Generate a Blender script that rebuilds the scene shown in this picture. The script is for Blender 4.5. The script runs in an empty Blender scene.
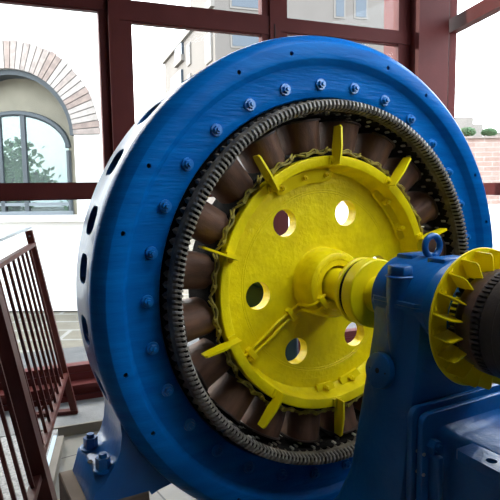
import bpy, bmesh, math, random
from mathutils import Vector, Matrix
random.seed(7)
PI = math.pi
SC = bpy.context.scene
COL = SC.collection
SCALE = 0.8                     # everything is laid out first, then brought to real size

# ------------------------------------------------------------------ materials
def mat(name, col, rough=0.5, metal=0.0, var=0.0, vscale=6.0, bump=0.0, bscale=40.0, coat=0.0, col2=None, spec=0.5, detail=4.0, stretch=None):
    m = bpy.data.materials.new(name); m.use_nodes = True
    nt = m.node_tree; b = nt.nodes['Principled BSDF']
    b.inputs['Base Color'].default_value = (*col, 1); b.inputs['Roughness'].default_value = rough
    b.inputs['Metallic'].default_value = metal; b.inputs['Coat Weight'].default_value = coat; b.inputs['Coat Roughness'].default_value = .16
    b.inputs['Specular IOR Level'].default_value = spec
    tc = nt.nodes.new('ShaderNodeTexCoord')
    src = tc.outputs['Object']
    if stretch:
        mp = nt.nodes.new('ShaderNodeMapping'); mp.inputs['Scale'].default_value = stretch
        nt.links.new(src, mp.inputs['Vector']); src = mp.outputs['Vector']
    if var > 0:
        n = nt.nodes.new('ShaderNodeTexNoise'); n.inputs['Scale'].default_value = vscale; n.inputs['Detail'].default_value = detail
        nt.links.new(src, n.inputs['Vector'])
        r = nt.nodes.new('ShaderNodeValToRGB')
        c2 = col2 if col2 else tuple(c*(1-var) for c in col)
        r.color_ramp.elements[0].position = 0.35; r.color_ramp.elements[1].position = 0.65
        r.color_ramp.elements[0].color = (*c2, 1); r.color_ramp.elements[1].color = (*col, 1)
        nt.links.new(n.outputs['Fac'], r.inputs['Fac']); nt.links.new(r.outputs['Color'], b.inputs['Base Color'])
    if bump > 0:
        n2 = nt.nodes.new('ShaderNodeTexNoise'); n2.inputs['Scale'].default_value = bscale; n2.inputs['Detail'].default_value = 3
        nt.links.new(src, n2.inputs['Vector'])
        bp = nt.nodes.new('ShaderNodeBump'); bp.inputs['Strength'].default_value = bump; bp.inputs['Distance'].default_value = 0.01
        nt.links.new(n2.outputs['Fac'], bp.inputs['Height']); nt.links.new(bp.outputs['Normal'], b.inputs['Normal'])
    return m

def brickmat(name, c1, c2, mortar, scale, bw=0.5, rh=0.25, ms=0.02, rough=0.8, rot=(0, 0, 0), offset=0.5):
    m = bpy.data.materials.new(name); m.use_nodes = True
    nt = m.node_tree; b = nt.nodes['Principled BSDF']; b.inputs['Roughness'].default_value = rough; b.inputs['Specular IOR Level'].default_value = .15
    tc = nt.nodes.new('ShaderNodeTexCoord'); mp = nt.nodes.new('ShaderNodeMapping'); mp.inputs['Rotation'].default_value = rot
    br = nt.nodes.new('ShaderNodeTexBrick'); br.offset = offset
    br.inputs['Color1'].default_value = (*c1, 1); br.inputs['Color2'].default_value = (*c2, 1); br.inputs['Mortar'].default_value = (*mortar, 1)
    br.inputs['Scale'].default_value = scale; br.inputs['Brick Width'].default_value = bw; br.inputs['Row Height'].default_value = rh
    br.inputs['Mortar Size'].default_value = ms
    nt.links.new(tc.outputs['Object'], mp.inputs['Vector']); nt.links.new(mp.outputs['Vector'], br.inputs['Vector'])
    no = nt.nodes.new('ShaderNodeTexNoise'); no.inputs['Scale'].default_value = 5; no.inputs['Detail'].default_value = 5
    nt.links.new(tc.outputs['Object'], no.inputs['Vector'])
    mx = nt.nodes.new('ShaderNodeMix'); mx.data_type = 'RGBA'; mx.blend_type = 'MULTIPLY'
    mr = nt.nodes.new('ShaderNodeMapRange'); mr.inputs['From Min'].default_value = .3; mr.inputs['From Max'].default_value = .7
    mr.inputs['To Min'].default_value = .82; mr.inputs['To Max'].default_value = 1.05
    nt.links.new(no.outputs['Fac'], mr.inputs['Value'])
    mx.inputs['Factor'].default_value = 1
    nt.links.new(br.outputs['Color'], mx.inputs['A']); nt.links.new(mr.outputs['Result'], mx.inputs['B'])
    nt.links.new(mx.outputs['Result'], b.inputs['Base Color'])
    return m

def glassmat(name, tint, gloss=0.08, rough=0.0, haze=0.0):
    m = bpy.data.materials.new(name); m.use_nodes = True
    nt = m.node_tree; nt.nodes.clear()
    o = nt.nodes.new('ShaderNodeOutputMaterial'); t = nt.nodes.new('ShaderNodeBsdfTransparent'); g = nt.nodes.new('ShaderNodeBsdfGlossy')
    t.inputs['Color'].default_value = (*tint, 1); g.inputs['Roughness'].default_value = rough
    f = nt.nodes.new('ShaderNodeFresnel'); f.inputs['IOR'].default_value = 1.3
    mx = nt.nodes.new('ShaderNodeMixShader'); mu = nt.nodes.new('ShaderNodeMath'); mu.operation = 'MULTIPLY'; mu.inputs[1].default_value = gloss*10
    nt.links.new(f.outputs[0], mu.inputs[0]); nt.links.new(mu.outputs[0], mx.inputs['Fac'])
    if haze:  # diffuse share painted in as haze
        df = nt.nodes.new('ShaderNodeBsdfDiffuse'); df.inputs['Color'].default_value = (.42, .5, .5, 1)
        m2 = nt.nodes.new('ShaderNodeMixShader'); m2.inputs['Fac'].default_value = haze
        nt.links.new(t.outputs[0], m2.inputs[1]); nt.links.new(df.outputs[0], m2.inputs[2]); t = m2
    nt.links.new(t.outputs[0], mx.inputs[1]); nt.links.new(g.outputs[0], mx.inputs[2]); nt.links.new(mx.outputs[0], o.inputs['Surface'])
    return m

M = dict(
    blue=mat('blue_enamel_paint', (.001, .138, .46), .30, var=.25, vscale=5, bump=.25, bscale=18, spec=.08, coat=.0, col2=(.001, .10, .36), stretch=(.6, .6, 4)),
    bolt=mat('blue_bolt_paint', (.003, .17, .52), .28, spec=.6, coat=.2),
    armpaint=mat('blue_bracket_paint', (.002, .135, .45), .30, var=.25, vscale=6, bump=.35, bscale=22, spec=.45, coat=.12, col2=(.002, .105, .36)),
    casing=mat('blue_casing_paint', (.002, .11, .38), .32, var=.3, vscale=5, bump=.15, bscale=30, spec=.5, coat=.45, col2=(.002, .08, .28)),
    bluedark=mat('blue_machine_paint', (.002, .105, .35), .32, var=.3, vscale=5, bump=.3, bscale=24, spec=.35, coat=.15, col2=(.002, .08, .27)),
    blueshade=mat('shaded_blue_paint', (.002, .022, .10), .45, var=.3, vscale=5, spec=.25),  # darker copy of the blue paint; shade behind the wheel put into colour
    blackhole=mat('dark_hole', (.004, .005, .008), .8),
    yellow=mat('yellow_paint', (.95, .77, .002), .38, var=.12, vscale=9, bump=.35, bscale=38, spec=.3, col2=(.80, .62, .002)),
    yellows=mat('yellow_paint_smooth', (.95, .77, .002), .36, var=.12, vscale=4, bump=.08, bscale=30, spec=.35, col2=(.82, .64, .002)),
    olive=mat('dirty_yellow_lacing', (.46, .36, .03), .55, var=.5, vscale=30, bump=.2, bscale=60, col2=(.22, .16, .02)),
    coil=mat('varnished_brown_coil', (.19, .095, .058), .55, var=.45, vscale=9, bump=.15, bscale=60, spec=.2, col2=(.11, .058, .038), stretch=(1, 1, 3)),
    coiledge=mat('dark_brown_collar', (.075, .045, .032), .5, var=.4, vscale=15),
    winding=mat('grey_varnished_winding', (.23, .19, .135), .6, spec=.15, var=.4, vscale=18, bump=.2, bscale=70, col2=(.085, .07, .052)),
    nose=mat('grey_coil_nose', (.30, .275, .23), .42, var=.35, vscale=18, bump=.2, bscale=70, col2=(.17, .15, .12)),
    lump=mat('dark_taped_coil', (.19, .15, .105), .5, var=.4, vscale=25, bump=.3, bscale=70),
    core=mat('dark_laminated_core', (.018, .015, .013), .9, var=.3, vscale=30, spec=.08),
    clip=mat('pale_speck_paint', (.60, .55, .42), .4),
    arm=mat('dark_brown_armature', (.125, .062, .042), .45, var=.45, vscale=12, bump=.2, bscale=40, col2=(.030, .020, .017)),
    armband=mat('blackish_armature_core', (.042, .028, .022), .5, var=.4, vscale=20, bump=.2, bscale=60),
    red=mat('oxide_red_frame', (.082, .016, .015), .5, var=.15, vscale=4, bump=.05, spec=.12),
    redrail=mat('oxide_red_railing', (.090, .019, .015), .45, var=.2, vscale=6, spec=.25),
    tile=brickmat('pale_floor_tile', (.22, .21, .185), (.24, .23, .205), (.07, .066, .06), 1.0, bw=.62, rh=.62, ms=.006, rough=.35, offset=0.0, rot=(0, 0, math.radians(-11))),
    concrete=mat('grey_concrete', (.19, .195, .195), .7, var=.18, vscale=7, bump=.2, bscale=60),
    curb=mat('beige_curb', (.17, .15, .12), .55, var=.2, vscale=5),
    terrazzo=mat('speckled_grey_terrazzo', (.34, .34, .34), .5, var=.5, vscale=55, col2=(.16, .16, .17), detail=6),
    bluestrip=mat('pale_blue_strip', (.55, .68, .80), .3),
    block=mat('brown_foundation', (.17, .125, .09), .75, var=.2, vscale=8),
    kerb=mat('grey_outdoor_kerb', (.085, .085, .085), .8, var=.2, vscale=8, spec=.1),
    plaster=mat('white_plaster', (.80, .78, .74), .8, spec=.08, var=.05, vscale=3),
    beige=mat('beige_plaster', (.22, .20, .15), .85, var=.2, vscale=3),
    ivory=mat('interior_wall_paint', (.16, .15, .14), .8),
    greyframe=mat('grey_window_frame', (.045, .055, .062), .6),
    palegrey=mat('pale_window_frame', (.13, .15, .165), .5),
    brickA=mat('pink_brick', (.27, .205, .175), .85, var=.3, vscale=12),
    brickB=mat('pale_brick', (.31, .255, .225), .85, var=.3, vscale=12),
    brickC=mat('cream_brick', (.35, .31, .28), .85, var=.2, vscale=12),
    mortar=mat('grey_mortar', (.16, .15, .14), .9),
    tower=mat('tower_render', (.125, .112, .103), .85, spec=.08, var=.06, vscale=1),
    towerwin=mat('tower_window_glass', (.03, .042, .058), .3),
    towerslab=mat('tower_trim', (.155, .142, .13), .8, spec=.08),
    brickwall=brickmat('pink_brick_wall', (.36, .24, .20), (.40, .29, .25), (.44, .37, .33), 1.0, bw=.42, rh=.12, ms=.012, rot=(PI/2, 0, 0)),
    paving=brickmat('pale_paving', (.11, .098, .075), (.12, .108, .085), (.18, .175, .16), 1.0, bw=.95, rh=.48, ms=.03),
    leaf=mat('green_leaves', (.26, .40, .17), .6, var=.5, vscale=3),
    leafdark=mat('clipped_hedge_leaves', (.085, .18, .075), .7, var=.4, vscale=6),
    palewall=mat('pale_house_render', (.24, .22, .20), .85, spec=.08),
    bark=mat('bark', (.10, .07, .05), .9),
    glass=glassmat('clear_window_glass', (.96, .98, .98), .03),
    tint=glassmat('hazy_blue_glass', (.34, .385, .395), .03, haze=.10),  # haze and a dimmer sky are put into the pane colour
    handrail=mat('brushed_steel_handrail', (.50, .58, .66), .28, metal=.6),
    chrome=mat('steel_bolt', (.45, .47, .5), .3, metal=.8),
)

# ------------------------------------------------------------------ mesh builder
class MB:
    def __init__(s): s.bm = bmesh.new()
    def add(s, verts, faces, mi=0, smooth=True):
        vs = [s.bm.verts.new(v) for v in verts]
        for f in faces:
            try:
                fc = s.bm.faces.new([vs[i] for i in f]); fc.material_index = mi; fc.smooth = smooth
            except ValueError: pass
        return s
    def box(s, x0, x1, y0, y1, z0, z1, mi=0, mtx=None):
        v = [Vector((x, y, z)) for x in (x0, x1) for y in (y0, y1) for z in (z0, z1)]
        if mtx: v = [mtx @ p for p in v]
        return s.add(v, [(0, 1, 3, 2), (4, 6, 7, 5), (0, 4, 5, 1), (2, 3, 7, 6), (0, 2, 6, 4), (1, 5, 7, 3)], mi)
    def obox(s, c, ex, ey, ez, hx, hy, hz, mi=0):
        c = Vector(c); ex, ey, ez = Vector(ex).normalized(), Vector(ey).normalized(), Vector(ez).normalized()
        v = [c+ex*hx*i+ey*hy*j+ez*hz*k for i in (-1, 1) for j in (-1, 1) for k in (-1, 1)]
        return s.add(v, [(0, 1, 3, 2), (4, 6, 7, 5), (0, 4, 5, 1), (2, 3, 7, 6), (0, 2, 6, 4), (1, 5, 7, 3)], mi)
    def loft(s, rings, mi=0, cap=True, closed=True, loop=False):
        n = len(rings[0]); V = [p for r in rings for p in r]; F = []
        m = len(rings)
        for i in range(m if loop else m-1):
            i2 = (i+1) % m
            for j in range(n if closed else n-1):
                k = (j+1) % n
                F.append((i*n+j, i*n+k, i2*n+k, i2*n+j))
        if cap and not loop:
            F.append(tuple(range(n-1, -1, -1))); F.append(tuple((m-1)*n+j for j in range(n)))
        return s.add(V, F, mi)
    def prism(s, poly, fn, t0, t1, mi=0):       # poly 2-D, fn(p, t) -> 3-D
        return s.loft([[fn(p, t0) for p in poly], [fn(p, t1) for p in poly]], mi)
    def lathe(s, prof, N=96, closed=True, mi=0, capends=False, ph=0.0, mod=None):   # around the machine axis: prof (R, a)
        rings = []
        for k in range(N):
            th = 2*PI*k/N+ph
            pr = mod(prof, k) if mod else prof
            rings.append([pol(r, th, a) for r, a in pr])
        n = len(prof); V = [p for r in rings for p in r]; F = []
        for i in range(N):
            i2 = (i+1) % N
            for j in range(n if closed else n-1):
                k = (j+1) % n
                F.append((i*n+j, i*n+k, i2*n+k, i2*n+j))
        if capends and not closed:
            F.append(tuple(i*n for i in range(N))); F.append(tuple(i*n+n-1 for i in range(N-1, -1, -1)))
        return s.add(V, F, mi)
    def cyl(s, p0, p1, r0, r1=None, N=16, mi=0, ph=0.0, ringcap=True):
        r1 = r0 if r1 is None else r1
        p0, p1 = Vector(p0), Vector(p1); d = (p1-p0).normalized()
        u = d.orthogonal().normalized(); w = d.cross(u)
        a = [p0+(u*math.cos(2*PI*k/N+ph)+w*math.sin(2*PI*k/N+ph))*r0 for k in range(N)]
        b = [p1+(u*math.cos(2*PI*k/N+ph)+w*math.sin(2*PI*k/N+ph))*r1 for k in range(N)]
        return s.loft([a, b], mi)
    def tube(s, pts, r, N=8, mi=0, loop=False):
        pts = [Vector(p) for p in pts]; rings = []; m = len(pts); prev = None
        for i, p in enumerate(pts):
            if loop: d = pts[(i+1) % m]-pts[i-1]
            else: d = pts[min(i+1, m-1)]-pts[max(i-1, 0)]
            d.normalize()
            if prev is None: u = d.orthogonal().normalized()
            else: u = (prev-d*prev.dot(d)).normalized()
            prev = u; w = d.cross(u)
            rings.append([p+(u*math.cos(2*PI*k/N)+w*math.sin(2*PI*k/N))*r for k in range(N)])
        return s.loft(rings, mi, loop=loop)
    def sphere(s, c, r, sc=(1, 1, 1), seg=10, rg=6, mi=0):
        c = Vector(c); V = [c+Vector((0, 0, r*sc[2]))]; F = []
        for i in range(1, rg):
            t = PI*i/rg
            for j in range(seg):
                q = 2*PI*j/seg
                V.append(c+Vector((r*sc[0]*math.sin(t)*math.cos(q), r*sc[1]*math.sin(t)*math.sin(q), r*sc[2]*math.cos(t))))
        V.append(c-Vector((0, 0, r*sc[2]))); L = len(V)-1
        for j in range(seg):
            k = (j+1) % seg
            F.append((0, 1+j, 1+k)); F.append((L, 1+(rg-2)*seg+k, 1+(rg-2)*seg+j))
            for i in range(rg-2): F.append((1+i*seg+j, 1+(i+1)*seg+j, 1+(i+1)*seg+k, 1+i*seg+k))
        return s.add(V, F, mi)
    def bevel(s, w, seg=2, ang=40):
        bmesh.ops.recalc_face_normals(s.bm, faces=s.bm.faces)
        es = [e for e in s.bm.edges if len(e.link_faces) == 2 and e.calc_face_angle(0) > math.radians(ang)]
        bmesh.ops.bevel(s.bm, geom=es, offset=w, segments=seg, profile=.5, affect='EDGES', clamp_overlap=True)
        return s
    def build(s, name, mats, parent=None, sharp=35, kind=None, label=None):
        bmesh.ops.recalc_face_normals(s.bm, faces=s.bm.faces)
        for f in s.bm.faces: f.smooth = True
        me = bpy.data.meshes.new(name); s.bm.to_mesh(me); s.bm.free()
        for m in (mats if isinstance(mats, (list, tuple)) else [mats]): me.materials.append(m)
        me.set_sharp_from_angle(angle=math.radians(sharp))
        o = bpy.data.objects.new(name, me); COL.objects.link(o)
        if parent: o.parent = parent
        if kind: o['kind'] = kind
        if label: o['label'] = label
        return o

def P3(u, a, v): return Vector((u, -a, v))                    # machine frame -> local axes
def pol(r, th, a): return Vector((r*math.cos(th), -a, r*math.sin(th)))
def rad3(th): return Vector((math.cos(th), 0, math.sin(th)))
def tan3(th): return Vector((-math.sin(th), 0, math.cos(th)))
AX = Vector((0, -1, 0))

def tag(o, label=None, cat=None, group=None, kind=None):
    if label: o['label'] = label
    if cat: o['category'] = cat
    if group: o['group'] = group
    if kind: o['kind'] = kind
    return o
def thing(name, label, cat, loc=(0, 0, 0), rz=0.0, group=None):
    o = bpy.data.objects.new(name, None); COL.objects.link(o)
    o.empty_display_size = .1; o.location = loc; o.rotation_euler = (0, 0, rz)
    return tag(o, label, cat, group)
def copy_part(o, parent, loc=None, rot=None):
    c = o.copy(); COL.objects.link(c); c.parent = parent
    if loc is not None: c.location = loc
    if rot is not None: c.rotation_euler = rot
    for ch in [k for k in o.children]: copy_part(ch, c)
    return c
def boolean(o, cutter_mb):
    me = bpy.data.meshes.new('cut'); bmesh.ops.recalc_face_normals(cutter_mb.bm, faces=cutter_mb.bm.faces)
    cutter_mb.bm.to_mesh(me); cutter_mb.bm.free()
    c = bpy.data.objects.new('cut', me); COL.objects.link(c)
    par = o.parent; o.parent = None
    md = o.modifiers.new('b', 'BOOLEAN'); md.operation = 'DIFFERENCE'; md.object = c; md.solver = 'EXACT'
    bpy.context.view_layer.update()
    dg = bpy.context.evaluated_depsgraph_get()
    nm = bpy.data.meshes.new_from_object(o.evaluated_get(dg))
    old = o.data; o.modifiers.clear(); o.data = nm; nm.name = old.name
    for p in nm.polygons: p.use_smooth = True
    nm.set_sharp_from_angle(angle=math.radians(35))
    bpy.data.objects.remove(c); o.parent = par
    return o

# ------------------------------------------------------------------ camera frame (found by fitting the bolt circle)
HC = 1.7912
YAW = .5075
CEN = Vector((.4321, 2.8362, 1.30))
pitch, roll, FPX = .1084, -.0140, 557.3
fwd = Vector((0, math.cos(pitch), -math.sin(pitch))); up0 = Vector((0, math.sin(pitch), math.cos(pitch))); rt0 = Vector((1, 0, 0))
rt = rt0*math.cos(roll)+up0*math.sin(roll); up = up0*math.cos(roll)-rt0*math.sin(roll)
cam = bpy.data.cameras.new('camera'); cam.sensor_width = 36; cam.lens = FPX/500*36; cam.clip_end = 400; cam.clip_start = .02
co = bpy.data.objects.new('camera', cam); COL.objects.link(co); SC.camera = co
mw = Matrix((rt, up, -fwd)).transposed().to_4x4(); mw.translation = (0, 0, HC); co.matrix_world = mw

# ================================================================== STATOR
st = thing('generator_stator', 'large round blue generator stator casing with bolted front ring and ridged winding', 'generator', CEN, YAW)
# outer casing with slots
casing = MB().lathe([(1.225, -.106), (1.229, -.14), (1.229, -.20), (1.217, -.385), (1.19, -.395), (.95, -.395), (.95, -.37), (1.15, -.37), (1.17, -.30), (1.175, -.106)], 168).build('casing', M['casing'], st)
cut = MB()
for k in range(28):
    th = math.radians(172.7+12.96*k)
    e1, e2, e3 = rad3(th), tan3(th), AX
    ring = []
    hw, hl, rr = .074, .066, .046
    pts = []
    for cx, cy, a0 in ((hl-rr, hw-rr, 0), (-(hl-rr), hw-rr, 90), (-(hl-rr), -(hw-rr), 180), (hl-rr, -(hw-rr), 270)):
        for q in range(5):
            g = math.radians(a0+q*22.5); pts.append((cx+rr*math.cos(g), cy+rr*math.sin(g)))
    base = pol(1.0, th, -.215)
    cut.loft([[base+e1*h+e2*x+e3*y for x, y in pts] for h in (.14, .30)])
boolean(casing, cut)
# front ring (end shield)
prof = [(1.175, -.105), (1.2255, -.105), (1.234, -.07), (1.237, -.035), (1.231, -.012), (1.214, .010), (1.190, .033), (1.186, .0345),
        (1.120, .032), (1.112, .028), (1.094, -.002), (1.086, -.006), (.985, -.006), (.962, -.010), (.942, -.018), (.935, -.034), (.933, -.07), (.933, -.11), (1.10, -.11)]
shield = MB().lathe(prof, 180).build('front_ring', M['blue'], st)
cut = MB()
HOLES = [13.9+15*k for k in range(24) if k % 3 != 2]
for d in HOLES:
    th = math.radians(d)
    cut.cyl(pol(1.15, th, .02), pol(1.15, th, .06), .0105, N=10)
boolean(shield, cut)
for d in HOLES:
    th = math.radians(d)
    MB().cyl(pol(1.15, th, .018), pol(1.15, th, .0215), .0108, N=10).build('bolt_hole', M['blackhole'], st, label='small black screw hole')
# thirty bolts
def bolt_mesh():
    m = MB(); r0 = Vector((0, 0, 0))
    m.cyl((0, 0, 0), (0, -.010, 0), .029, .027, N=20)
    m.cyl((0, -.010, 0), (0, -.026, 0), .020, .0185, N=6)
    m.cyl((0, -.026, 0), (0, -.036, 0), .0105, .0085, N=12)
    return m
b0 = bolt_mesh().build('bolt', M['bolt'], st)
for k in range(30):
    th = math.radians(-1.1+12*k); p = pol(1.0, th, -.006)
    if k == 0: b0.location = p; b0.rotation_euler = (0, -th, 0)
    else: copy_part(b0, st, p, (0, -th, 0))
# laminated core
MB().lathe([(.872, -.06), (1.15, -.06), (1.15, -.36), (.872, -.36)], 120).build('core', M['core'], st)
# pale specks on the inner face of the core
mb = MB()
for k in range(120):
    th = 2*PI*(k+.5)/120
    mb.obox(pol(.872, th, -.03-.03*(k % 3)), rad3(th), tan3(th), AX, .006, .0055, .014)
    mb.obox(pol(.870, th, -.23+.03*(k % 2)), rad3(th), tan3(th), AX, .004, .004, .012)
mb.build('pale_speck', M['clip'], st, kind='stuff', label='pale specks on the inner face of the core')
# taped coil knuckles, binding band and ridged coil noses
mb = MB()
for k in range(120):
    th = 2*PI*(k+.25)/120
    e1, e2 = rad3(th), tan3(th)
    R = []
    for ph in range(0, 7):
        q = PI*ph/6-PI/2; rr = max(.15, math.cos(q))
        R.append([pol(.901, th, -.006)+AX*.034*math.sin(q)+e1*.030*rr*math.cos(w_)+e2*.0195*rr*math.sin(w_) for w_ in [2*PI*j/8 for j in range(8)]])
    mb.loft(R)
mb.build('coil_knuckle', M['lump'], st, kind='stuff', label='dark taped knuckles around the winding')
band = [(.912, .010), (.921, .022), (.921, .060), (.916, .072), (.907, .078), (.885, .074), (.868, .056), (.866, .036), (.871, .016)]
MB().lathe(band, 160).build('binding_band', M['winding'], st)
mb = MB()
for k in range(240):
    th = 2*PI*k/240
    e1, e2 = rad3(th), tan3(th)
    path = [(.914, .070), (.907, .088), (.890, .094), (.876, .086), (.868, .054)]
    R = []
    for i, (r, a) in enumerate(path):
        # outward normal of the path in (r,a)
        p = path[max(i-1, 0)]; q = path[min(i+1, len(path)-1)]
        t = Vector((q[0]-p[0], q[1]-p[1])).normalized(); nrm = Vector((-t.y, t.x))*-1
        wq = .0056
        c = pol(r, th, a)
        # slight slant of the noses
        c = c+e2*(.006*(.91-r)/.05)
        nv = e1*nrm.x+AX*nrm.y
        R.append([c-e2*wq-nv*.016, c+e2*wq-nv*.016, c+e2*wq*.85+nv*.004, c-e2*wq*.85+nv*.004])
    mb.loft(R)
mb.build('winding_nose', M['nose'], st, kind='stuff', label='ridged grey coil noses round the bore')
MB().lathe([(.897, .055), (.893, .085), (.878, .086), (.870, .055)], 120).build('winding_ring', M['core'], st)
MB().lathe([(.874, -.10), (.874, -.004), (.925, -.010), (.928, -.10)], 120).build('winding_body', M['core'], st)
# feet
def foot(sg):
    arch = [(-1.0, -.872), (-.965, -.858), (-.90, -.845), (-.84, -.80), (-.90, -.62), (-1.0, -.40), (-1.12, -.16)]
    back = [(-1.205, -.156), (-1.170, -.258), (-1.140, -.38), (-1.113, -.48), (-1.104, -.545), (-1.110, -.61), (-1.130, -.672), (-1.160, -.715), (-1.222, -.73), (-1.240, -.745), (-1.272, -.85), (-1.01, -.85)]
    mid = back
    front = [(-1.205, -.200), (-1.192, -.30), (-1.172, -.40), (-1.150, -.45), (-1.130, -.50), (-1.124, -.565), (-1.133, -.63), (-1.150, -.675), (-1.205, -.760), (-1.245, -.790), (-1.272, -.85), (-1.01, -.85)]
    secs = [(-.40, back), (-.11, mid), (-.065, [tuple(.5*(p+q) for p, q in zip(a, b)) for a, b in zip(back, front)]), (-.035, front)]
    m = MB()
    m.loft([[P3(sg*-u*-1, a, v) for u, v in s+arch] for a, s in secs])
    return m
for sg in (1, -1):
    f = foot(sg).build('foot', M['casing'], st, sharp=50)
    for a in (-.33, -.10):
        n = MB()
        c = P3(sg*-1.195, a, -.731)
        n.cyl(c, c+Vector((0, 0, .010)), .046, .044, N=24)
        n.cyl(c+Vector((0, 0, .010)), c+Vector((0, 0, .060)), .034, .033, N=6)
        n.cyl(c+Vector((0, 0, .058)), c+Vector((0, 0, .078)), .019, .017, N=14)
        n.build('anchor_nut', M['bluedark'], f)
    j = MB(); c = P3(sg*-1.225, -.205, -.732); j.cyl(c, c+Vector((0, 0, .003)), .016, N=12); j.build('grease_hole', M['blackhole'], f)

# ================================================================== ROTOR
ro = thing('generator_rotor', 'yellow spoked rotor wheel with brown pole coils, shaft and finned fan collar', 'rotor', CEN, YAW)
wheel = MB().lathe([(.655, -.004), (.651, .0), (.612, .0), (.606, -.004), (.590, -.085), (.575, -.108), (.40, -.112), (.12, -.112), (.12, -.175), (.575, -.175), (.60, -.20), (.605, -.30), (.655, -.30)], 144).build('wheel', M['yellow'], ro)
cut = MB()
for k in range(6):
    th = math.radians(5.6+60*k)
    cut.cyl(pol(.392, th, -.05), pol(.392, th, -.25), .070, N=32)
boolean(wheel, cut)
# machined grooves
for r in (.468, .480, .522, .533, .545): MB().lathe([(r, -.1115), (r+.002, -.109), (r+.005, -.109), (r+.007, -.1115)], 120).build('machined_groove', M['yellows'], wheel)
MB().lathe([(.10, -.12), (.186, -.114), (.180, -.106), (.178, -.02), (.172, .012), (.164, .027), (.156, .031), (.132, .031), (.128, .028), (.10, .028)], 72, closed=False).build('hub', M['yellow'], ro)
MB().lathe([(.086, -1.05), (.086, .9)], 40, closed=False, capends=True).build('shaft', M['yellows'], ro)
MB().lathe([(.08, .205), (.156, .205), (.160, .209), (.160, .226), (.156, .230), (.118, .231), (.118, .256), (.158, .257), (.162, .261), (.162, .318), (.157, .324), (.120, .326), (.08, .326)], 72, closed=False).build('coupling', M['yellows'], ro, label='yellow double coupling flange')
MB().lathe([(.10, .229), (.150, .229), (.150, .258), (.10, .258)], 60).build('coupling_gap_shade', M['core'], ro, label='dark ring painting the shade between the two coupling discs')  # dark ring puts the shade of the groove into colour
# pole coils
def pole_proto():
    root = None
    rr = (.672, .80, .835)
    def ringp(r, hx, ha, n=28):
        pts = []
        for j in range(n):
            q = 2*PI*j/n; c, s_ = math.cos(q), math.sin(q)
            ex = .80
            x = hx*abs(c)**ex*(1 if c >= 0 else -1); y = ha*abs(s_)**ex*(1 if s_ >= 0 else -1)
            pts.append(Vector((r, -(-.155)-y, x)))
        return pts
    m = MB()
    m.loft([ringp(.672, .082, .118), (ringp(.69, .086, .122)), ringp(.80, .094, .132), ringp(.830, .096, .134)])
    body = m.build('pole_coil', M['coil'], ro, sharp=50)
    MB().loft([ringp(.830, .102, .143), ringp(.835, .104, .145), ringp(.840, .102, .143)]).build('pole_collar', M['coiledge'], body, sharp=50)
    # lacing at the foot of the coil
    w = MB()
    pts = []
    for i in range(25):
        t = i/24*2-1
        pts.append(Vector((.672+.006*math.sin(t*7+1), .014+.030*abs(t)**3, t*.112)))
    w.tube(pts, .0062, 6)
    w.tube([p+Vector((.012+.003*math.sin(i*1.1), .006, 0)) for i, p in enumerate(pts)][2:-3], .0045, 6)
    for i in (5, 12, 18): w.obox(pts[i]+Vector((.005, -.002, 0)), (1, 0, 0), (0, 1, 0), (0, 0, 1), .009, .006, .007)
    w.build('coil_lacing', M['olive'], body, sharp=80)
    return body
p0 = pole_proto()
for k in range(20):
    th = math.radians(9+18*k)
    if k == 0: p0.rotation_euler = (0, -th, 0)
    else: copy_part(p0, ro, None, (0, -th, 0))
MB().lathe([(.650, -.05), (.688, -.055), (.690, -.29), (.650, -.295)], 100).build('yoke', M['core'], ro)
for k in range(20):
    th = math.radians(9+18*k); m = MB(); R_ = []
    for i in range(7):
        q = th+(-.120+.24*i/6)/.85
        e = .012 if i in (0, 6) else 0
        R_.append([pol(.838, q, -.065), pol(.856-e, q, -.065), pol(.856-e, q, -.285), pol(.838, q, -.285)])
    m.loft(R_); m.build('pole_shoe', M['core'], ro)
# rim blades (ten), bent plates bolted on the rim face
def rim_blade():
    m = MB()
    t = .005
    # blade plane: radial x axial, slightly twisted
    outl = [(.607, .001), (.611, .066), (.700, .072), (.790, .062), (.800, .052), (.798, .004), (.700, -.004), (.660, .001)]
    R0 = [Vector((r, -a, -t-.06*(r-.60)+.012)) for r, a in outl]; R1 = [Vector((r, -a, t-.06*(r-.60)+.012)) for r, a in outl]
    m.loft([R0, R1])
    m.box(.612, .652, -.012, .002, -.012, .034)
    b = m.build('rim_blade', M['yellows'], ro)
    n = MB(); c = Vector((.630, -.010, .022)); n.cyl(c, c+Vector((0, -.014, 0)), .0125, .0115, N=6); n.cyl(c+Vector((0, -.014, 0)), c+Vector((0, -.020, 0)), .006, N=8)
    n.build('blade_bolt', M['yellows'], b)
    return b
rb = rim_blade()
for k in range(10):
    th = math.radians(18.3+36*k)
    if k == 0: rb.rotation_euler = (0, -th, 0)
    else: copy_part(rb, ro, None, (0, -th, 0))
# balance plates with bolts inside the rim
def arc_plate(a0, a1, r0, r1, aa, name):
    m = MB(); n = 14; R = []
    for i in range(n+1):
        th = math.radians(a0+(a1-a0)*i/n)
        e = min(1, min(i, n-i)/1.5+.55)
        rm = (r0+r1)/2; h = (r1-r0)/2*e
        R.append([pol(rm-h, th, aa-.004), pol(rm-h, th, aa+.014), pol(rm+h, th, aa+.026), pol(rm+h, th, aa-.004)])
    m.loft(R); return m.build(name, M['yellows'], ro)
def rbolt(th, r, a, par, s=1.0):
    m = MB(); c = pol(r, th, a); m.cyl(c, c+AX*.006*s, .017*s, N=14); m.cyl(c+AX*.006*s, c+AX*.022*s, .0135*s, .012*s, N=6); m.cyl(c+AX*.022*s, c+AX*.032*s, .007*s, N=8)
    return m.build('balance_bolt', M['yellows'], par)
bp = arc_plate(86, 121, .525, .588, -.098, 'balance_plate')
for d in (118.0, 103.5, 89.5): rbolt(math.radians(d), .560, -.080, bp)
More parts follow.
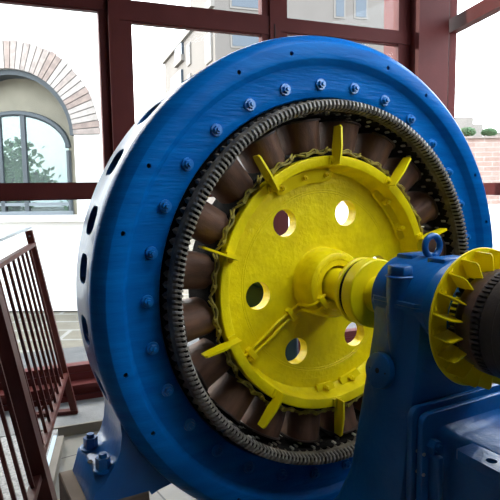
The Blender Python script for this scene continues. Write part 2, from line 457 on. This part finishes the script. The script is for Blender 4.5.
bp = arc_plate(20, 54, .558, .598, -.098, 'balance_plate')
for d in (27.5, 45.5): rbolt(math.radians(d), .577, -.080, bp, 1.5)
for a0, a1, db in ((-95, -84, -89.5), (-79, -66, -72.5)):
    bp = arc_plate(a0, a1, .555, .598, -.098, 'balance_plate'); rbolt(math.radians(db), .577, -.080, bp, 1.1)
# lead cables along the disc
for off, nm in ((.016, 0), (-.016, 1)):
    th = math.radians(-143.5)
    e1, e2 = rad3(th), tan3(th)
    pts = []
    for i in range(22):
        r = .125+i/21*.455
        o = off*(1+.15*math.sin(i*.55+nm*2)) + .004*math.sin(i*.33)
        a = -.100+.006*max(0, math.sin(i*.6))
        if r < .205: continue
        pts.append(e1*r+e2*o+AX*a)
    pts = [e1*r+e2*off*1.3+AX*a for r, a in ((.095, .040), (.14, .044), (.168, .036), (.184, .012), (.190, -.03), (.194, -.075))]+pts
    MB().tube(pts, .0088, 8).build('lead_cable', M['yellows'], ro, sharp=80)
for r, ac in ((.130, .046), (.255, -.094), (.545, -.094)):
    th = math.radians(-143.5); c = pol(r, th, ac)
    MB().obox(c, rad3(th), tan3(th), AX, .014, .038, .014).bevel(.004).build('cable_clamp', M['yellows'], ro)
# fan collar behind the small armature
fan = MB().lathe([(.178, .880), (.180, .888), (.262, .888), (.264, .884), (.262, .880)], 100).build('fan_collar', M['yellows'], ro)
def fan_blade():
    m = MB()
    outl = [(.178, .0), (.255, .0), (.255, .075), (.244, .082), (.190, .082), (.184, .076)]
    m.loft([[Vector((r, -.888-a, -.0022+a*.14)) for r, a in outl], [Vector((r, -.888-a, .0022+a*.14)) for r, a in outl]])
    m.box(.184, .251, -.892, -.888, -.026, .002)
    b = m.build('fan_blade', M['yellows'], fan)
    n = MB()
    for r in (.198, .222, .246): n.sphere((r, -.893, -.014), .0052, (1, .7, 1), 8, 5)
    n.build('rivet', M['yellows'], b)
    return b
fb = fan_blade()
for k in range(20):
    th = math.radians(8.0+18*k)
    if k == 0: fb.rotation_euler = (0, -th, 0)
    else: copy_part(fb, fan, None, (0, -th, 0))
for k in range(4):
    th = math.radians(24+90*k); MB().obox(pol(.145, th, .884), rad3(th), tan3(th), AX, .045, .014, .004).build('fan_spoke', M['yellows'], fan)
MB().lathe([(.06, .90), (.135, .90), (.150, .905), (.172, .915), (.186, .935), (.193, .965), (.195, 1.0), (.190, 1.005), (.16, 1.01)], 72, closed=False).build('armature_band', M['arm'], ro, label='smooth brown winding band of the small armature')
m = MB()
for k in range(64):
    th = 2*PI*k/64
    m.obox(pol(.180, th, 1.016), rad3(th), tan3(th), AX, .014, .0052, .018)
m.lathe([(.175, .995), (.175, 1.05)], 48, closed=False)
m.build('armature_slots', M['armband'], ro)
m = MB().lathe([(.10, 1.034), (.188, 1.034), (.196, 1.040), (.197, 1.085), (.1955, 1.087), (.1955, 1.089), (.197, 1.091), (.197, 1.19), (.1955, 1.192), (.1955, 1.194), (.197, 1.196), (.197, 1.36), (.19, 1.37), (.06, 1.37)], 72, closed=False)
m.build('armature_core', M['armband'], ro)
# small teeth behind the armature band
m = MB()
for k in range(48):
    th = 2*PI*k/48; m.obox(pol(.165, th, .905), rad3(th), tan3(th), AX, .010, .006, .014)
m.build('armature_teeth', M['armband'], ro)

# ================================================================== BEARING PEDESTALS
def pedestal(mirror):
    front = not mirror
    BM = M['blueshade'] if mirror else M['bluedark']
    t = thing('bearing_pedestal', 'tall blue bearing pedestal with hexagonal bolts and lifting eye, in front of the yellow wheel' if front else 'blue rear bearing pedestal seen through the holes of the yellow wheel', 'bearing pedestal', CEN, YAW, 'bearing pedestals carrying the shaft')
    def Q(u, a, v): return P3(u, a, v) if front else P3(u, -a-.12, v)
    secs = [(.02, .200, .510, .785), (-.10, .203, .510, .780), (-.70, .290, .475, .785), (-.84, .325, .430, .785), (-.92, .365, .375, .86), (-.98, .43, .31, .92), (-1.06, .43, .31, .92)]
    R = []
    if mirror: secs = [(v, min(hu, .20) if v > -.8 else hu*.8, a0, a1) for v, hu, a0, a1 in secs]
    for v, hu, a0, a1 in secs:
        c = .030
        pl = [(-hu+c, a0), (hu-c, a0), (hu-c*.3, a0+c*.3), (hu, a0+c), (hu, a1-c), (hu-c*.3, a1-c*.3), (hu-c, a1), (-hu+c, a1), (-hu+c*.3, a1-c*.3), (-hu, a1-c), (-hu, a0+c), (-hu+c*.3, a0+c*.3)]
        R.append([Q(u, a, v) for u, a in pl])
    MB().loft(R).build('column', BM, t, sharp=40)
    # lower half housing and cap
    def half(sgn, r, a0, a1, inset, n=20):
        rings = []
        for a, rr in ((a0, r-inset), (a0+inset, r), (a1-inset, r), (a1, r-inset)):
            pts = []
            for i in range(n+1):
                q = PI*i/n
                pts.append(Q(rr*math.cos(q), a, .040+sgn*rr*.82*math.sin(q)))
            rings.append(pts)
        return MB().loft(rings)
    low = half(-1, .206, .495, .815, .02).build('housing', BM, t)
    cap = half(1, .206, .495, .815, .02).build('bearing_cap', BM, t)
    # parting flange
    m = MB()
    for v0, v1, hu in ((.024, .037, .226), (.039, .052, .223)):
        pl = [(-hu, .55), (-hu+.03, .51), (hu-.03, .51), (hu, .55), (hu, .77), (hu-.03, .805), (-hu+.03, .805), (-hu, .77)]
        m.loft([[Q(u, a, v0) for u, a in pl], [Q(u, a, v1) for u, a in pl]])
    m.build('parting_flange', BM, t)
    for su in (-1, 1):
        m = MB(); m.cyl(Q(su*.178, .650, -.34), Q(su*.178, .650, -.02), .020, .052, N=24); m.cyl(Q(su*.178, .650, -.02), Q(su*.178, .650, .138), .052, .052, N=24)
        bs = m.build('bolt_boss', BM, cap)
        m = MB(); m.cyl(Q(su*.178, .650, .138), Q(su*.178, .650, .146), .058, N=24); m.cyl(Q(su*.178, .650, .146), Q(su*.178, .650, .184), .050, .049, N=6, ph=.3)
        m.bevel(.003, 1); m.build('hex_bolt', BM, t)
    # pads and lifting eye
    for a in (.565, .735):
        MB().box(*([-.075, .075]), *sorted((Q(0, a-.045, 0).y, Q(0, a+.045, 0).y)), .17, .214).bevel(.008).build('top_pad', BM, cap)
    c = Q(0, .648, .250)
    m = MB(); m.tube([c+Vector((.042*math.cos(2*PI*i/28), 0, .042*math.sin(2*PI*i/28))) for i in range(28)], .0135, 10, loop=True)
    m.cyl(Q(0, .648, .18), Q(0, .648, .220), .020, .016, N=14)
    m.build('lifting_eye', BM, t, sharp=80)
    # round cover on the flank
    n = Vector((-1, 0, .155)).normalized(); c = Q(-.229, .612, -.245)
    m = MB(); m.cyl(c, c+n*.028, .074, .072, N=36)
    m.bevel(.004, 2)
    cv = m.build('cover_disc', BM, t)
    MB().cyl(c+n*.026, c+n*.0295, .011, N=14).build('cover_hole', M['blackhole'], cv)
    for dz in (-.045, .045): MB().cyl(c+n*.026+Vector((0, dz, 0)), c+n*.0292+Vector((0, dz, 0)), .004, N=8).build('cover_screw', M['blackhole'], cv)
    # oil pipe ribs on flank
    return t
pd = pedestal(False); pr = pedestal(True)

# ================================================================== EXCITER BRACKET
eb = thing('exciter_bracket', 'blue bracket with flat plate and drilled tab bolted to the pedestal under the armature', 'bracket', CEN, YAW)
def rrect(u0, u1, v0, v1, r, n=4):
    pts = []
    for cx, cy, a0 in ((u1-r, v1-r, 0), (u0+r, v1-r, 90), (u0+r, v0+r, 180), (u1-r, v0+r, 270)):
        for q in range(n+1):
            g = math.radians(a0+q*90/n); pts.append((cx+r*math.cos(g), cy+r*math.sin(g)))
    return pts
MB().prism(rrect(-.265, .29, -.83, -.330, .04), lambda p, a: P3(p[0], a, p[1]), .786, .812).bevel(.005).build('back_plate', M['bluedark'], eb)
MB().prism(rrect(-.245, .27, -.82, -.350, .04), lambda p, a: P3(p[0], a, p[1]), .818, .846).bevel(.006).build('front_plate', M['armpaint'], eb)
MB().box(-.20, .23, -.822, -.808, -.80, -.38).build('gasket', M['blackhole'], eb)
# arm
R = []
for a, u0, u1, vt, vb in ((.842, -.175, .22, -.405, -.80), (.858, -.150, .20, -.425, -.785), (.89, -.130, .185, -.440, -.77), (1.5, -.125, .18, -.450, -.74)):
    R.append([P3(u, a, v) for u, v in rrect(u0, u1, vb, vt, .04)])
MB().loft(R).build('arm', M['armpaint'], eb, sharp=50)
tab = MB().prism([(.955, -.10), (.955, -.188), (.965, -.196), (1.175, -.206), (1.19, -.195), (1.19, -.10)], lambda p, z: P3(p[1], p[0], z), -.480, -.444).build('tab', M['armpaint'], eb)
cu = MB().cyl(P3(-.160, 1.078, -.5), P3(-.160, 1.078, -.4), .019, N=20); boolean(tab, cu)
for v in (-.475, -.765):
    m = MB(); c = P3(-.195, .846, v); m.cyl(c, c+AX*.030, .030, .028, N=6); m.cyl(c+AX*.03, c+AX*.042, .016, N=10); m.build('plate_bolt', M['bluedark'], eb)
MB().box(-.215, -.185, -.900, -.846, -.72, -.50).bevel(.01).build('side_rib', M['bluedark'], eb)
m = MB()
for v in (-.50, -.58, -.70): c = P3(-.236, .812, v); m.cyl(c, c+AX*.038, .007, N=8)
m.build('screw', M['chrome'], eb)

# foundation blocks
def fblock(u0, u1, a0, a1, v1, label):
    t = MB().box(u0, u1, -a1, -a0, -1.30, v1).bevel(.006, 1).build('foundation_block', M['block'])
    t.location = CEN; t.rotation_euler = (0, 0, YAW); tag(t, label, 'foundation block', 'foundation blocks under the machine'); return t
fblock(-1.335, -1.01, -.42, -.03, -.851, 'brown foundation block under the left foot of the blue stator')
fblock(1.01, 1.345, -.42, -.03, -.851, 'brown foundation block under the right foot of the blue stator')
fblock(-.47, .47, .27, .97, -1.061, 'brown foundation block under the front bearing pedestal')
fblock(-.40, .40, -1.06, -.425, -1.061, 'brown foundation block under the rear bearing pedestal')

# ================================================================== ROOM
wy = math.radians(22)
WD = Vector((math.cos(wy), math.sin(wy), 0)); WN = Vector((-math.sin(wy), math.cos(wy), 0))      # along the window wall, and away from us
WM = Matrix((WD, WN, Vector((0, 0, 1)))).transposed().to_4x4()
def room(o, kind='structure'): o.matrix_world = WM; o['kind'] = kind; return o
TOP = 4.05
def window(n, s0, s1, fl, fr, trans, base=True, mid=(1.738, 1.856)):
    m = MB(); D = 4.80
    m.box(s0, s0+fl, D, D+.08, .29, TOP); m.box(s1-fr, s1, D, D+.08, .29, TOP)
    for z0, z1 in (trans, mid, (.27, .335), (TOP-.08, TOP)):
        m.box(s0, s1, D-.012, D+.085, z0, z1)
    m.box(s0, s1, D-.13, D+.10, .073, .115); m.box(s0, s1, D-.10, D+.10, .115, .185); m.box(s0, s1, D-.16, D+.10, .185, .215); m.box(s0, s1, D-.03, D+.10, .215, .275)
    # glazing beads
    for z in (trans[0]-.012, trans[1], mid[0]-.012, mid[1]): m.box(s0+fl, s1-fr, D+.012, D+.07, z, z+.012)
    w = m.build('window_%d' % n, M['red']); w['kind'] = 'structure'
    MB().box(s0+fl-.01, s1-fr+.01, D+.040, D+.046, .30, TOP-.05).build('window_pane', M['glass'], w)
    w.matrix_world = WM
    return w
window(1, -1.5, .715, .07, .072, (3.255, 3.41))
window(2, .804, 2.157, .107, .070, (3.19, 3.350))
window(3, 2.267, 3.72, .073, .14, (3.225, 3.345))
room(MB().box(.715, .804, 4.74, 4.90, .073, TOP).build('trim_1', M['red']))
room(MB().box(2.157, 2.267, 4.775, 4.90, .073, TOP).build('trim_2', M['red']))
m = MB().box(2.198, 2.206, 4.768, 4.80, 3.16, 3.28); h = m.build('window_handle', M['blackhole'], bpy.data.objects['trim_2'])
room(MB().box(3.722, 4.09, 4.660, 5.25, .073, TOP).build('trim_3', M['red']))
# right-hand window wall, turning towards the camera at the corner column
RD = Vector((-math.cos(math.radians(100)), -math.sin(math.radians(100)), 0)); RN = Vector((-RD.y, RD.x, 0))
RM = Matrix((RD, RN, Vector((0, 0, 1)))).transposed().to_4x4(); RM.translation = Vector((2.106, 6.028, 0))
def rwindow(n, s0, s1, panel=.335):
    m = MB()
    m.box(s0, s0+.05, -.02, .06, .07, TOP); m.box(s1-.05, s1, -.02, .06, .07, TOP)
    for z0, z1 in ((3.368, 3.505), (1.708, 1.820), (.07, panel), (TOP-.08, TOP)): m.box(s0, s1, -.03, .065, z0, z1)
    w = m.build('window_%d' % n, M['red'])
    MB().box(s0+.04, s1-.04, .018, .024, .30, TOP-.05).build('window_pane', M['glass'], w)
    w.matrix_world = RM; w['kind'] = 'structure'
rwindow(4, .005, 1.9); rwindow(5, 1.96, 3.9, 2.5); rwindow(6, 3.96, 5.9, 2.5)  # windows past the corner one are unseen, added to let in high light
for i, s in ((4, 1.9), (5, 3.9), (8, 5.9)):
    o = MB().box(s, s+.06, -.05, .09, .07, TOP).build('trim_%d' % i, M['red']); o.matrix_world = RM; o['kind'] = 'structure'
room(MB().box(-3.8, -1.5, 4.78, 4.95, 0, TOP).build('wall_back', M['ivory']))  # unseen end of the window wall, made solid to cut light from the left
# slabs
m = MB().box(-4.2, 4.2, 4.18, 5.25, -.25, .072); room(m.build('floor', M['concrete']))
room(MB().box(-6.2, 5.0, -6.2, 4.17, -.2, 0).build('floor', M['tile']))
room(MB().box(.0, 4.0, 4.165, 4.185, 0, .076).build('baseboard_back', M['curb']))
# speckled raised floor beyond the railing, with its edge strip
F0 = Vector((-1.385, 4.1935, .073)); dr = Vector((math.cos(math.radians(102.9)), math.sin(math.radians(102.9)), 0)); nd = -dr
left = Vector((-dr.y, dr.x, 0))
if left.x > 0: left = -left
GM = Matrix((nd, left, Vector((0, 0, 1)))).transposed().to_4x4(); GM.translation = Vector((F0.x, F0.y, 0))
o = MB().box(-.02, 7.6, .10, 3.6, -.1, .068).build('floor', M['terrazzo']); o.matrix_world = GM; o['kind'] = 'structure'
o = MB().box(.40, 7.6, .045, .092, 0, .074).build('trim_6', M['curb']); o.matrix_world = GM; o['kind'] = 'structure'
o = MB().box(.40, 7.6, .092, .118, 0, .080).build('trim_7', M['bluestrip']); o.matrix_world = GM; o['kind'] = 'structure'  # pale blue strip along the curb edge
# ceiling, and the plain walls out of the picture
SX0, SX1, SY0, SY1 = .6, 2.5, 1.0, 2.9           # unseen roof opening, added to light the machine from above
XM = 1.5; YM = 3.36+(XM+4.92)*.404
m = MB(); fz = lambda p, t: Vector((p[0], p[1], t))
m.prism([(-5.4, -4.2), (XM, -4.2), (XM, SY0), (SX0, SY0), (SX0, SY1), (XM, SY1), (XM, YM), (-4.92, 3.36), (-5.4, 3.2)], fz, TOP+.02, TOP+.2)
m.prism([(XM, -4.2), (4.05, -4.2), (2.20, 6.10), (2.12, 6.20), (XM, YM), (XM, SY1), (SX1, SY1), (SX1, SY0), (XM, SY0)], fz, TOP+.02, TOP+.2)
o = m.build('ceiling', M['ivory']); o['kind'] = 'structure'
o = MB().box(SX0-.02, SX1+.02, SY0-.02, SY1+.02, TOP+.205, TOP+.215).build('window_7', M['glass']); o['kind'] = 'structure'  # pane over the added roof opening, out of view
o = MB().box(-5.4, -5.2, -4.2, 3.3, 0, TOP).build('wall_left', M['ivory']); o['kind'] = 'structure'
o = MB().box(-5.4, 4.1, -4.2, -4.0, 0, TOP).build('wall_front', M['ivory']); o['kind'] = 'structure'
o = MB().box(5.96, 10.5, -.02, .12, 0, TOP).build('wall_right', M['ivory']); o.matrix_world = RM; o['kind'] = 'structure'

# ================================================================== RAILING
lean = Vector((-.26073, -.05971, 1.45584)); LU = lean.normalized(); ON = nd.cross(LU).normalized()
rl = thing('railing', 'leaning dark red balustrade with thin bars beside the blue stator', 'railing', F0)
def R3(s, h, o=0.0): return nd*s+LU*h+ON*o
def rbar(m, p, q, wa, wo): # flat bar from p to q in the railing plane; wa width in plane, wo thickness
    p, q = Vector(p), Vector(q); d = (q-p).normalized(); wv = ON.cross(d).normalized()
    m.obox((p+q)/2, d, wv, ON, (q-p).length/2, wa/2, wo/2)
    return m
def rpart(name, p, q, wa, wo, mt='redrail'):
    return rbar(MB(), p, q, wa, wo).build(name, M[mt], rl)
LEN = 3.6
rpart('post', R3(0, 0), R3(0, 1.46), .045, .05)
m = MB(); m.obox(left*.14+Vector((0, 0, .016)), left, nd, (0, 0, 1), .16, .03, .014); m.tube([left*.27+Vector((0, 0, .02)), R3(0, .30)], .012, 6); m.build('foot_stay', M['redrail'], rl)
for s in (1.50, 3.1): rpart('post', R3(s, -.05), R3(s, 1.46), .10, .09)
rpart('handrail', R3(-.03, 1.478), R3(LEN, 1.478), .016, .055, 'handrail')
rpart('upper_rail', R3(-.02, 1.352), R3(LEN, 1.352), .026, .05)
rpart('lower_rail', R3(-.03, .325), R3(1.46, .325), .030, .045)
rpart('lower_rail', R3(1.54, .290), R3(3.06, .290), .030, .045)
first = None
for i in range(8): rpart('bar', R3(.155+.1585*i, .335), R3(.155+.1585*i, 1.345), .015, .017)
for i in range(9): rpart('bar', R3(1.665+.1585*i, .30), R3(1.665+.1585*i, 1.345), .015, .017)
m = MB(); c = R3(0, 1.42, 0); m.cyl(c+nd*.022, c+nd*.028, .007, N=10); m.build('screw', M['chrome'], rl)

# ================================================================== OUTSIDE
o = MB().box(-30, 40, 4.0, 70, -.6, -.02).build('ground', M['paving']); o['kind'] = 'structure'
room(MB().box(-8, 6, 5.26, 6.65, -.3, -.008).build('trim_9', M['kerb']))
# --- arched building across the yard
ab = thing('building', 'white plastered building with a brick arched window across the yard', 'building', (0, 8.15, 0), math.radians(-3))
cx, sz, RI, RO = -3.52, 2.62, .965, 1.36
X0, X1, ZT = -9.0, -1.95, 5.2
def archpts(r, a0, a1, n=20, cz=sz, c=cx): return [(c+r*math.cos(math.radians(a0+(a1-a0)*i/n)), cz+r*math.sin(math.radians(a0+(a1-a0)*i/n))) for i in range(n+1)]
m = MB()
fy = lambda p, t: Vector((p[0], t, p[1]))
half_r = [(cx, 0), (X1, 0), (X1, ZT), (cx, ZT)]+archpts(RI, 90, 0)+[(cx+RI, 1.43), (cx, 1.43)]
half_l = [(cx, ZT), (X0, ZT), (X0, 0), (cx, 0), (cx, 1.43), (cx-RI, 1.43)]+archpts(RI, 180, 90)
m.prism(half_r, fy, 0, .42); m.prism(half_l, fy, 0, .42)
m.build('facade', M['plaster'], ab)
# reveal infill with its lower arch
IR, icz, icx = 1.08, 1.92, cx-.07
ia = [(icx+.82*math.cos(math.radians(t)), 2.46+.53*math.sin(math.radians(t))) for t in [180-i*9 for i in range(21)]]
m = MB()
out_r = [(icx, 2.99)]+[(cx, sz+RI+.05)]+archpts(RI+.05, 88, 0)+[(cx+RI+.05, 1.4), (icx+.82, 1.4)]+list(reversed(ia[10:]))
out_l = [(icx, 2.99)]+list(reversed(ia[:11]))[1:]+[(icx-.82, 1.4), (cx-RI-.05, 1.4)]+archpts(RI+.05, 180, 92)+[(cx, sz+RI+.05)]
m.prism(out_r, fy, .34, .40); m.prism(out_l, fy, .34, .40)
m.build('reveal', M['beige'], ab)
MB().loft([[fy(p, t) for p in (archpts(RI-.003, 0, 180)+archpts(RI-.075, 180, 0))] for t in (.05, .36)]).build('arch_soffit', M['greyframe'], ab)
# frame
m = MB(); m.tube([Vector((x, .33, z)) for x, z in ia], .045, 6); m.tube([(icx-.82, .33, 2.42), (icx-.82, .33, 1.47)], .04, 6); m.tube([(icx+.82, .33, 2.42), (icx+.82, .33, 1.47)], .04, 6)
m.build('window_frame', M['greyframe'], ab)
MB().box(icx+.10, icx+.17, .30, .36, 1.46, 2.97).build('mullion', M['greyframe'], ab)
MB().box(icx-.27, icx-.21, .30, .36, 1.46, 2.95).build('mullion', M['greyframe'], ab)
MB().box(icx-.82, icx+.82, .30, .36, 1.585, 1.63).build('glazing_bar', M['palegrey'], ab)
MB().box(icx-.86, icx+.86, .28, .36, 1.42, 1.50).build('bottom_rail', M['palegrey'], ab)
m = MB(); m.loft([[fy(p, t) for p in [(icx-.82, 1.45), (icx+.82, 1.45)]+list(reversed(ia))] for t in (.345, .352)]).build('arch_pane', M['tint'], ab)
MB().box(cx-1.05, cx+RI+.11, -.09, .30, 1.36, 1.44).build('sill', M['plaster'], ab)
m = MB(); nb = 42
for i in range(nb):
    t0 = 180*i/nb+.32; t1 = 180*(i+1)/nb-.32; rj = RO+random.uniform(-.012, .02)
    pl = archpts(RI, t0, t1, 2)+list(reversed(archpts(rj, t0, t1, 2)))
    m.prism(pl, fy, -.022, .05, mi=random.choice((0, 1, 1, 2, 2)))
m.prism(archpts(RI, 0, 180, 30)+list(reversed(archpts(RO-.01, 0, 180, 30))), fy, -.006, .03, mi=3)
m.build('brick_arch', [M['brickA'], M['brickB'], M['brickC'], M['mortar']], ab)

# --- trees seen through the arched window
def tree(x, y, h, r, label, seed, n=420):
    rnd = random.Random(seed)
    t = thing('tree', label, 'tree', (x, y, 0), 0, 'trees behind the arched window')
    m = MB(); m.tube([(0, 0, -.1), (.05, 0, h*.35), (-.05, .05, h*.6), (0, 0, h*.85)], .11, 8)
    for k in range(7):
        q = k*2.4; m.tube([(0, 0, h*.38), (r*.4*math.cos(q), r*.4*math.sin(q), h*.6), (r*.7*math.cos(q), r*.7*math.sin(q), h*.75)], .035, 6)
    m.build('trunk', M['bark'], t)
    m = MB(); cl = [(rnd.gauss(0, r*.4), rnd.gauss(0, r*.4), h*.68+rnd.gauss(0, h*.13)) for _ in range(26)]
    for _ in range(n*6):
        c = cl[rnd.randrange(26)]; p = Vector((c[0]+rnd.gauss(0, r*.18), c[1]+rnd.gauss(0, r*.18), c[2]+rnd.gauss(0, r*.16)))
        d = Vector((rnd.gauss(0, 1), rnd.gauss(0, 1), rnd.gauss(0, 1))).normalized(); e = d.orthogonal().normalized(); s = rnd.uniform(.06, .12)
        m.add([p-d*s, p+e*s*.5, p+d*s, p-e*s*.5], [(0, 1, 2, 3)])
    m.build('foliage', M['leaf'], t)
    return t
tree(-5.6, 13.0, 3.0, 1.0, 'green tree behind the left part of the arched window', 3)
tree(-3.6, 15.0, 2.3, 1.1, 'lower green tree behind the right part of the arched window', 5)

# --- apartment tower
TD = Vector((.945, .327, 0)).normalized(); TL = Vector((-.327, .945, 0)).normalized()
tw = thing('apartment_tower', 'pale apartment block with grey windows rising behind the stator', 'building', (-1, 18, 0), math.atan2(TD.y, TD.x))
# local x along the front, local y away
m = MB().box(0, 12, 0, 8.3, 0, 12.5); 
m = MB(); m.box(0, 8.3, 0.0, 3.2, 0, 8.9); m.box(.0, 8.2, 3.2, 8.35, 0, 7.55)
m.build('wall', M['tower'], tw)
MB().box(-.12, .0, -.02, 8.4, 7.45, 7.62).build('cornice', M['towerslab'], tw)
def twin_f(x0, x1, z0, z1):
    f = MB().box(x0-.06, x1+.06, -.03, .04, z0-.06, z1+.06).build('window', M['towerslab'], tw)
    MB().box(x0, x1, -.045, -.028, z0, z1).build('pane', M['towerwin'], f)
def twin_l(y0, y1, z0, z1):
    f = MB().box(-.05, .04, y0-.06, y1+.06, z0-.06, z1+.06).build('window', M['towerslab'], tw)
    MB().box(-.065, -.045, y0, y1, z0, z1).build('pane', M['towerwin'], f)
for x0, x1, z0, z1 in ((.56, 1.55, 6.3, 6.78), (.56, 1.6, 7.5, 7.85), (4.2, 4.5, 7.5, 8.2), (4.95, 5.35, 7.55, 8.25), (4.3, 5.3, 6.4, 6.8)): twin_f(x0, x1, z0, z1)
for y0, y1, z0, z1 in ((.35, 1.0, 5.95, 6.75), (3.25, 3.65, 6.45, 7.1), (3.3, 3.6, 5.6, 6.0), (.3, .8, 7.3, 7.75)): twin_l(y0, y1, z0, z1)
for y0, y1, z0 in ((4.4, 5.6, 7.0), (4.6, 6.6, 5.75)):
    b = MB().box(-.10, .02, y0, y1, z0, z0+.72).build('balcony', M['towerwin'], tw)
    MB().box(-.14, .02, y0-.1, y1+.1, z0-.25, z0-.02).build('parapet', M['towerslab'], b)

# --- brick wall, hedge balls and far house on the right
bw = thing('brick_wall', 'long pink brick boundary wall beyond the right window', 'wall', (5.5, 14.2, 0), math.radians(-2))
MB().box(-5.5, 9, 0, .4, 1.33, 2.98).build('brickwork', M['brickwall'], bw)
MB().box(-5.5, 9, -.06, .42, -.02, 1.33).build('plinth', M['plaster'], bw)
MB().box(-5.5, 9, -.06, .46, 2.98, 3.03).build('coping', M['brickB'], bw)
def bush(x, y, z, r, label, seed):
    rnd = random.Random(seed); m = MB()
    for _ in range(1100):
        d = Vector((rnd.gauss(0, 1), rnd.gauss(0, 1), rnd.gauss(0, 1))).normalized(); p = Vector((d.x*r*1.35, d.y*r, r*.8+d.z*r*.72))*rnd.uniform(.85, 1.0)
        t = Vector((rnd.gauss(0, 1), rnd.gauss(0, 1), rnd.gauss(0, 1))).normalized(); e = t.orthogonal().normalized(); s = rnd.uniform(.02, .035)
        if p.z < .04: continue
        m.add([p-t*s, p+e*s*.6, p+t*s, p-e*s*.6], [(0, 1, 2, 3)])
    m.sphere((0, 0, r*.8), r*.85, (1.35, 1, .8), 14, 10)
    o = m.build('bush', M['leafdark']); o.location = (x, y, z); tag(o, label, 'bush', 'clipped bushes on the brick wall'); return o
bush(5.56, 14.42, 3.035, .165, 'left of the two clipped green bushes on the brick wall', 1)
bush(6.13, 14.42, 3.035, .145, 'right of the two clipped green bushes on the brick wall', 2)
fh = thing('house', 'pale flat-roofed house far behind the brick wall', 'house', (18.0, 48, 0), math.radians(-4))
m = MB(); m.box(-2.0, 1.0, 0, 4, 0, 7.6); m.box(-.5, 1.8, -.1, 3, 0, 7.0); m.build('wall', M['palewall'], fh)
m = MB(); m.box(3.6, 9, 0, 4, 0, 6.4); m.build('annex', M['palewall'], fh)

# ================================================================== LIGHT
w = bpy.data.worlds.new('world'); SC.world = w; w.use_nodes = True
nt = w.node_tree; bg = nt.nodes['Background']
sky = nt.nodes.new('ShaderNodeTexSky'); sky.sky_type = 'NISHITA'; sky.sun_disc = False; sky.sun_elevation = math.radians(48); sky.sun_rotation = math.radians(-35)
sky.dust_density = 4; sky.air_density = 1.2
mx = nt.nodes.new('ShaderNodeMix'); mx.data_type = 'RGBA'; mx.inputs['Factor'].default_value = .75
mx.inputs['B'].default_value = (4.6, 4.8, 5.0, 1)
nt.links.new(sky.outputs['Color'], mx.inputs['A']); nt.links.new(mx.outputs['Result'], bg.inputs['Color'])
bg.inputs['Strength'].default_value = .50
sun = bpy.data.lights.new('sun', 'SUN'); sun.energy = 2.2; sun.angle = math.radians(1.0); sun.color = (1, .95, .86)
so = bpy.data.objects.new('sun', sun); COL.objects.link(so); so.rotation_euler = Vector((.82, -.13, -.13)).to_track_quat('-Z', 'Y').to_euler()

SC.view_settings.view_transform = 'Standard'; SC.view_settings.look = 'None'; SC.view_settings.gamma = 1
SC.view_settings.exposure = 1.85
SC.view_settings.use_curve_mapping = False

# ------------------------------------------------------------------ to real size
bpy.context.view_layer.update()
for o in list(COL.objects):
    if o.parent is None:
        o.matrix_world = Matrix.Scale(SCALE, 4) @ o.matrix_world if o.type != 'CAMERA' else o.matrix_world
        if o.type == 'CAMERA': o.location = o.location*SCALE
        if o.type == 'LIGHT': o.scale = (1, 1, 1)
